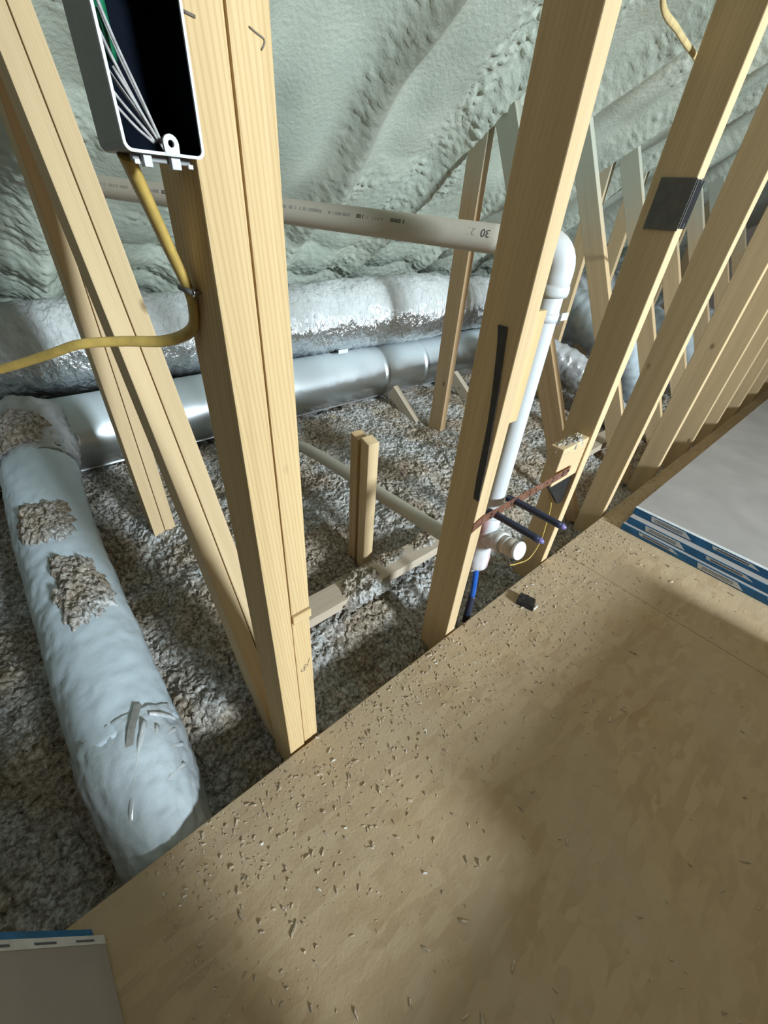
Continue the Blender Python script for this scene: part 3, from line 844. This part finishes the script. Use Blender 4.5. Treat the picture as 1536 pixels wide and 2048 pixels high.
tube('joint_ring', [(PX - .0050, PY - .074, .3035), (PX - .0051, PY - .075, .3037), (PX - .0053, PY - .078, .3045), (PX - .0054, PY - .079, .3047)], np.array([.0243, .0250, .0250, .0243]), 'white_plastic', ta, n=32, straight=True)
# floor drain line
dl = tube('drain_line', [(PX, PY + .025, .215), (PX + .004, .60, .192), (PX + .012, 1.0, .158), (PX + .018, 1.35, .125), (PX + .02, 1.53, .085), (PX + .02, 1.62, .03)], PR, 'pvc_dusty', None, n=32, step=.03)
tag(dl, 'beige plastic drain line lying across the insulation behind the sawn off stub', 'pipe')

# copper stub out bracket and two capped pipes
br = thing('stub_out_bracket', (.93, .402, .40), 'copper strap bracket with holes spanning between two studs', 'bracket')
za, zb = .422, .418
pth = [(.672, .4045, .405, .012), (.685, .4035, .412, .012), (.715, .402, .421, .012), (.75, .402, .4215, .012), (.90, .402, .4200, .012), (1.04, .402, .4185, .012), (1.10, .403, .4165, .011), (1.125, .409, .4160, .010)]
v = []; f = []
for i, (x, y, z, hh) in enumerate(pth):
    v += [(x, y - .0010, z - hh), (x, y - .0010, z + hh), (x, y + .0010, z + hh), (x, y + .0010, z - hh)]
    if i:
        a = 4 * (i - 1); b_ = 4 * i
        for q in range(4): f.append((a + q, a + (q + 1) % 4, b_ + (q + 1) % 4, b_ + q))
f.append((3, 2, 1, 0)); n_ = len(v); f.append((n_ - 4, n_ - 3, n_ - 2, n_ - 1))
mesh_obj('strap', v, f, 'copper', br)
for i, x in enumerate(np.arange(.705, 1.10, .028)):
    for s_ in ((-.005, .005) if i % 2 else (0,)):
        zc = .4205
        v, f = tube_mesh(np.array([(x, .4015, zc + s_), (x, .4003, zc + s_)]), .0032, 12, ref=(1, 0, 0))
        mesh_obj('hole_rim', v, f, 'steel' if (i % 3 == 0) else 'black_plastic', br)
for k, (sx, sz, ty, lab) in enumerate(((.758, .412, .270, 'dark blue capped water pipe stub nearest the vent pipe stud'), (.836, .421, .262, 'dark blue capped water pipe stub farther along the copper strap'))):
    w_ = thing('pipe_stub', (sx, .34, sz - .01), lab, 'pipe', 'capped water pipe stubs')
    tube('sleeve', [(sx, .425, sz - .004), (sx, .39, sz), (sx + .001, ty + .012, sz + .002)], .0088, 'pex_navy', w_, n=20, step=.01)
    tube('crimp_tip', [(sx + .001, ty + .012, sz + .002), (sx + .001, ty + .008, sz + .002), (sx + .001, ty, sz + .002)], np.array([.0085, .0075, .0035]), 'pex_tip', w_, n=16, straight=True)
bp_ = thing('blue_pipe', (.80, .428, -.05), 'bright blue flexible water pipe dropping below the drain tee', 'pipe')
tube('pipe_run', [(.832, .462, .23), (.818, .450, .19), (.804, .434, .13), (.798, .426, .09), (.796, .424, .06)], .0088, 'pex_blue', bp_, n=20, step=.01)
tube('black_sleeve', [(.797, .424, .075), (.795, .4225, .03), (.792, .421, -.04)], .0105, 'pex_navy', bp_, n=20, step=.01)
o = tube('red_pipe', [(.726, .446, .40), (.727, .440, .25), (.727, .432, .10), (.726, .428, -.05)], .0085, 'pex_red', None, n=16, step=.02)
tag(o, 'red flexible water pipe mostly hidden behind the stud by the drain tee', 'pipe')
# pipe clamp near the elbow
cl = thing('pipe_clamp', (PX + .03, PY, .83), 'small steel clamp with a white tab on the vent pipe below its elbow', 'clamp')
tube('band', [(PX, PY, .838), (PX, PY, .846), (PX, PY, .854)], PR + .0014, 'pvc', cl, n=32, straight=True)
box('steel_tab', (PX + .017, PY - .020, .832), (PX + .028, PY - .014, .852), 'rubble_dark', cl, .0005)
box('white_tab', (PX + .030, PY - .019, .838), (PX + .055, PY - .016, .852), 'white_plastic', cl, .0005)
# thin yellow wire curl
o = tube('loose_wire', [(1.10, .44, .345), (1.115, .44, .316), (1.172, .44, .242), (1.165, .43, .17), (1.160, .425, .10), (1.12, .425, .045), (1.05, .43, .055), (1.0, .432, .075)], .0022, 'cable_yellow', None, n=8, step=.01)
tag(o, 'thin yellow wire curling down below the black putty pad', 'wire')

# ================================================================== ELECTRICAL
eb = thing('electrical_box', (.132, .42, 1.015), 'open grey electrical box fixed to the left side of the double stud', 'electrical box')
bx0, bx1, bz0, bz1, by0, by1 = .1045, .1575, 1.0175, 1.116, .388, .452
def rrect(x0, x1, z0, z1, r, y, n=6):
    pts = []
    for cx, cz, a0 in ((x1 - r, z1 - r, 0), (x0 + r, z1 - r, 90), (x0 + r, z0 + r, 180), (x1 - r, z0 + r, 270)):
        for k in range(n + 1):
            a = math.radians(a0 + 90 * k / n); pts.append((cx + r * math.cos(a), y, cz + r * math.sin(a)))
    return pts
def loft(rings, cap_last=True):
    v = [p for rg in rings for p in rg]; n = len(rings[0]); f = []
    for i in range(len(rings) - 1):
        for j in range(n):
            k = (j + 1) % n; f.append((i * n + j, i * n + k, (i + 1) * n + k, (i + 1) * n + j))
    if cap_last: f.append(tuple((len(rings) - 1) * n + j for j in range(n)))
    return v, f
v, f = loft([rrect(bx0, bx1, bz0, bz1, .005, by0 + .001), rrect(bx0, bx1, bz0, bz1, .005, by1)])
mesh_obj('box_shell', v, f, 'box_grey', eb)
v, f = loft([rrect(bx0 - .0003, bx1 + .0003, bz0 - .0003, bz1, .005, by0 + .003), rrect(bx0 - .0003, bx1 + .0003, bz0 - .0003, bz1, .005, by0), rrect(bx0 + .0015, bx1 - .0015, bz0 + .0015, bz1 - .0015, .0038, by0), rrect(bx0 + .0015, bx1 - .0015, bz0 + .0015, bz1 - .0015, .0038, by0 + .003)], False)
mesh_obj('rim', v, f, 'box_rim', eb)
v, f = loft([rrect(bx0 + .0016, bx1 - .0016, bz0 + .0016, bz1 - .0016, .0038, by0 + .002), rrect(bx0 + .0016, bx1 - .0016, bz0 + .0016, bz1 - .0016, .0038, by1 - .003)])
mesh_obj('interior', v, f, 'box_inside_shade', eb)
for zc, sg in ((bz0 + .0065, 1), (bz1 - .0065, -1)):
    ec = (bx0 + bx1) / 2 + .004; n = 16; ro, ri = .0052, .0021
    outer = []; inner = []
    for k in range(n):
        a = 2 * math.pi * k / n; cx, cz = math.cos(a), math.sin(a)
        oz = zc + ro * cz if cz * sg > 0 else zc - sg * .0062 * min(1, abs(cz) * 3)
        outer.append((ec + ro * cx, by0 - .0004, oz)); inner.append((ec + ri * cx, by0 - .0004, zc + ri * cz))
    v = outer + inner + [(a, b_ + .003, c) for a, b_, c in outer] + [(a, b_ + .003, c) for a, b_, c in inner]; f = []
    for k in range(n):
        q = (k + 1) % n
        f += [(k, q, n + q, n + k), (k, 2 * n + k, 2 * n + q, q), (n + k, n + q, 3 * n + q, 3 * n + k)]
    ear = mesh_obj('screw_ear', v, f, 'box_rim', eb)
for (xa, xb) in ((.116, .1215), (.1345, .141)):
    box('cable_clip', (xa, by0 + .004, bz0 - .0075), (xb, by0 + .012, bz0 - .0004), 'box_rim', eb, .0006)
box('clip_rail', (.1105, by0 + .010, bz0 - .0045), (.150, by0 + .016, bz0 - .0005), 'box_grey', eb, .0006)
for xa in (.111, .1475): box('clip_nub', (xa, by0 + .008, bz0 - .0062), (xa + .0035, by0 + .011, bz0 - .0035), 'white_plastic', eb, .0004)
wp = [[(.111, .430, 1.098), (.1165, .420, 1.070), (.1255, .408, 1.040), (.1335, .398, 1.020)],
      [(.1135, .432, 1.085), (.120, .422, 1.062), (.127, .412, 1.040), (.132, .402, 1.027)],
      [(.110, .425, 1.068), (.116, .418, 1.055), (.124, .410, 1.040), (.131, .404, 1.026)],
      [(.109, .420, 1.056), (.115, .414, 1.045), (.122, .408, 1.035), (.130, .402, 1.024)],
      [(.1145, .436, 1.095), (.119, .430, 1.070), (.126, .420, 1.045), (.1335, .410, 1.026)],
      [(.1165, .420, 1.092), (.1205, .414, 1.072), (.1265, .406, 1.048), (.1325, .399, 1.024)],
      [(.1180, .424, 1.088), (.1225, .418, 1.066), (.1280, .410, 1.045), (.1320, .402, 1.028)],
      [(.1150, .412, 1.060), (.1195, .408, 1.050), (.1250, .404, 1.038), (.1310, .400, 1.025)],
      [(.109, .414, 1.045), (.114, .410, 1.038), (.121, .406, 1.030), (.1285, .402, 1.024)]]
for p in wp: tube('wire', p, .00105, 'wire_paper', eb, n=8, step=.004)
tube('ground_wire', [(.1225, .436, 1.114), (.1200, .430, 1.095), (.1195, .428, 1.080), (.1205, .432, 1.066)], .0042, 'wire_green', eb, n=10, step=.004)

cb = thing('power_cable', (.12, .45, .80), 'yellow power cable looping from under the electrical box out to the left', 'cable')
CR = spline([(.1135, .424, 1.0165), (.1170, .428, 1.008), (.1270, .440, .985), (.139, .452, .955), (.1500, .460, .925), (.1535, .464, .905), (.1520, .480, .880), (.134, .520, .862), (.100, .560, .856), (.062, .59, .850), (.030, .63, .832), (-.020, .70, .803), (-.09, .80, .77)], .006)
tube('cable_run', CR, np.interp(np.linspace(0, 1, len(CR)), [0, .12, .3, .45, 1], [.0086, .0080, .0062, .0054, .0052]), 'cable_yellow', cb, n=16, straight=True, flat=.62, ref=(0, 1, 0))
stp = thing('cable_staple', (.154, .462, .918), 'small grey staple holding the yellow cable to the double stud', 'staple')
tube('staple_head', [(.1560, .448, .921), (.1490, .448, .9215), (.1475, .455, .922), (.1475, .468, .922), (.1490, .475, .9215), (.1560, .475, .921)], .0028, 'guard_grey', stp, n=10, step=.003)
tube('nail_head', [(.1580, .446, .921), (.1520, .446, .921), (.1500, .446, .921)], np.array([.0015, .0015, .0038]), 'steel', stp, n=12, straight=True)
o = tube('hanging_cable', [(.86, .44, 1.36), (.916, .46, 1.275), (1.10, .50, 1.278), (1.318, .53, 1.272), (1.375, .56, 1.232), (1.43, .585, 1.19), (1.472, .60, 1.161), (1.55, .62, 1.11), (1.66, .65, 1.06), (2.006, .80, .975), (2.30, .92, .86), (2.529, 1.0, .737)], .0058, 'cable_dusty', None, n=14, step=.012, flat=.6)
tag(o, 'yellow cable slung behind the guard plate stud up by the roof foam', 'cable')

# ================================================================== DRYWALL
def gyp_bundle(x0, y0, y1, z0, label, x1):
    t = thing('drywall_bundle', (x0 + .5, (y0 + y1) / 2, z0), label, 'drywall', 'stacked drywall bundles')
    h = .0143
    for k in range(2):
        box('gypsum_sheet', (x0 + .0015, y0, z0 + k * (h + .0004)), (x1, y1, z0 + k * (h + .0004) + h), 'gypsum_paper', t, .0012)
    tp = box('end_tape', (x0 - .0008, y0 - .0002, z0 + .001), (x0 + .0010, y1 + .0002, z0 + 2 * h + .0002), 'tape_blue', t, .0004)
    if z0 > .05: box('tape_lip', (x0 - .0006, y0, z0 + 2 * h + .0003), (x0 + .016, y1, z0 + 2 * h + .0012), 'tape_white', t, .0003)
    r_ = random.Random(int(z0 * 1000) + 5)
    y = y1 - .065
    for k in range(5):
        w_ = .125; sl = .028
        a = (x0 - .0012)
        za, zb = z0 + .004, z0 + 2 * h - .004
        if k % 2 == int(z0 > .01): za = z0 + h * .9
        v = [(a, y, zb), (a, y - sl * .3, za), (a, y - w_ - sl, za), (a, y - w_, zb)]
        v += [(p[0] + .001, p[1], p[2]) for p in v]
        pn = mesh_obj('tape_panel', v, [(0, 1, 2, 3), (7, 6, 5, 4), (0, 4, 5, 1), (1, 5, 6, 2), (2, 6, 7, 3), (3, 7, 4, 0)], 'tape_white', tp)
        for q in range(2):
            zl = za + (zb - za) * (.35 + .3 * q)
            v = [(a - .0003, y - .018, zl + .0013), (a - .0003, y - .018, zl - .0013), (a - .0003, y - w_ + .006, zl - .0013), (a - .0003, y - w_ + .006, zl + .0013)]
            mesh_obj('print_line', v, [(0, 1, 2, 3)], 'tape_print', tp)
        y -= .215
    return t
gyp_bundle(1.640, -.905, .316, .0005, 'lowest bundle of the drywall stack, resting on the deck, blue and white end tape', 5.30)
gyp_bundle(1.656, -.903, .309, .0305, 'middle bundle of the drywall stack, blue and white end tape', 5.33)
gyp_bundle(1.690, -.902, .312, .0605, 'top bundle of the drywall stack, broad grey paper face uppermost', 5.38)

# sheets standing on edge and leaning at the left
def lean_sheet(x0, ymax, label, th, first):
    t = thing('leaning_drywall', (x0, ymax - .3, 0), label, 'drywall', 'leaning drywall sheets')
    up = Vector((-.2216, 0, .975)).normalized(); nx = Vector((.975, 0, .2216)).normalized()
    H = .62
    def slab(name, n0, n1, ya, yb, h0, h1, mat, par):
        v = []
        for n_ in (n0, n1):
            for y in (ya, yb):
                for h in (h0, h1):
                    p = Vector((x0, 0, .0045)) + nx * n_ + up * h; v.append((p.x, y, p.z))
        f = [(0, 1, 3, 2), (4, 6, 7, 5), (0, 4, 5, 1), (2, 3, 7, 6), (0, 2, 6, 4), (1, 5, 7, 3)]
        return mesh_obj(name, v, f, mat, par)
    slab('gypsum_sheet', -th, 0, ymax - 1.2, ymax, 0, H, 'gypsum_paper', t)
    tp = slab('end_tape', -th - .0005, .0008, ymax - .012, ymax + .0008, 0, H, 'tape_white' if first else 'tape_blue', t)
    if first:
        for k in range(6):
            slab('print_line', .0009, .0012, ymax - .008, ymax - .005, .03 + k * .09, .075 + k * .09, 'tape_print', tp)
    return t
lean_sheet(-.2235, .352, 'front drywall sheet standing on edge at the lower left, white taped end', .0125, True)
lean_sheet(-.2370, .372, 'rear drywall sheet behind the front leaning sheet, blue taped end', .0125, False)

# ================================================================== DEBRIS
v = [(.945, .348, 0), (.985, .362, 0), (1.003, .310, 0), (.962, .296, 0), (.948, .345, .016), (.983, .357, .020), (.999, .313, .017), (.963, .300, .019)]
bm = bmesh.new(); vv = [bm.verts.new((p[0] - .974, p[1] - .33, p[2])) for p in v]
for fc in ((3, 2, 1, 0), (4, 5, 6, 7), (0, 1, 5, 4), (1, 2, 6, 5), (2, 3, 7, 6), (3, 0, 4, 7)): bm.faces.new([vv[i] for i in fc])
bmesh.ops.subdivide_edges(bm, edges=bm.edges[:], cuts=5, use_grid_fill=True)
for q in bm.verts:
    nz = perlin(np.array([q.co.x * 90 + q.co.z * 50]), np.array([q.co.y * 90]), 7)[0]
    q.co += Vector((nz * .001, nz * .001, nz * .0018 if q.co.z > .004 else 0))
bmesh.ops.recalc_face_normals(bm, faces=bm.faces[:])
ch = thing('rubber_chunk', (.974, .33, 0), 'small black chunk of debris lying on the deck near the wall', 'debris')
bm_obj('chunk_body', bm, 'black_plastic', ch, Matrix.Translation((.974, .33, .0005)))
box('pale_end', (.966, .2945, .001), (.990, .2985, .010), 'crumb_pale', ch, .0008)

def crumbs(name, n, mat, label, seed, place, smin, smax, asp):
    r_ = np.random.default_rng(seed); V = []; Fc = []
    base = np.array([(-1, -1, 0), (1, -1, 0), (1, 1, 0), (-1, 1, 0), (-.7, -.6, 1), (.6, -.7, 1), (.7, .6, 1), (-.6, .7, 1)], float)
    fq = [(3, 2, 1, 0), (4, 5, 6, 7), (0, 1, 5, 4), (1, 2, 6, 5), (2, 3, 7, 6), (3, 0, 4, 7)]
    for k in range(n):
        x, y = place(r_)
        s_ = smin + (smax - smin) * r_.random() ** 3
        p = base * (1 + .35 * r_.normal(size=(8, 3)) * [1, 1, .5])
        p[:4, 2] = 0
        p = p * [s_ * (1 + asp * r_.random()), s_ * .6, s_ * (.5 + .6 * r_.random())]
        a = r_.random() * 6.28
        ca, sa = math.cos(a), math.sin(a)
        q = np.stack([p[:, 0] * ca - p[:, 1] * sa + x, p[:, 0] * sa + p[:, 1] * ca + y, p[:, 2] + .0002], 1)
        b_ = len(V); V += q.tolist(); Fc += [tuple(i + b_ for i in t) for t in fq]
    o = mesh_obj(name, V, Fc, mat, None, (0, 0, 0))
    tag(o, label, 'debris', None, 'stuff')
def near_edge(r_):
    while True:
        x = r_.uniform(-.15, 2.2); y = EDGE - .004 - abs(r_.normal()) * .16
        if y > -.8 and not (x > 1.60 and y < .33): return x, y
def all_over(r_):
    while True:
        x = r_.uniform(-.18, 1.7); y = r_.uniform(-.6, EDGE - .01)
        if not (x > 1.60 and y < .33): return x, y
crumbs('floor_crumbs', 3800, 'crumb', 'brown crumbs and splinters strewn over the strand board deck', 3, near_edge, .0005, .0030, 1.2)
crumbs('floor_chips', 420, 'crumb', 'wood chips scattered across the open deck', 4, all_over, .0008, .0042, 1.6)
crumbs('pale_fluff', 260, 'crumb_pale', 'pale insulation flecks along the edge of the deck', 5, near_edge, .0008, .0032, .6)
o = box('dark_lump', (5.08, .235, .0905), (5.30, .300, .165), 'black_plastic', None, .02)
tag(o, 'dark rounded lump resting far along the drywall stack', 'debris')
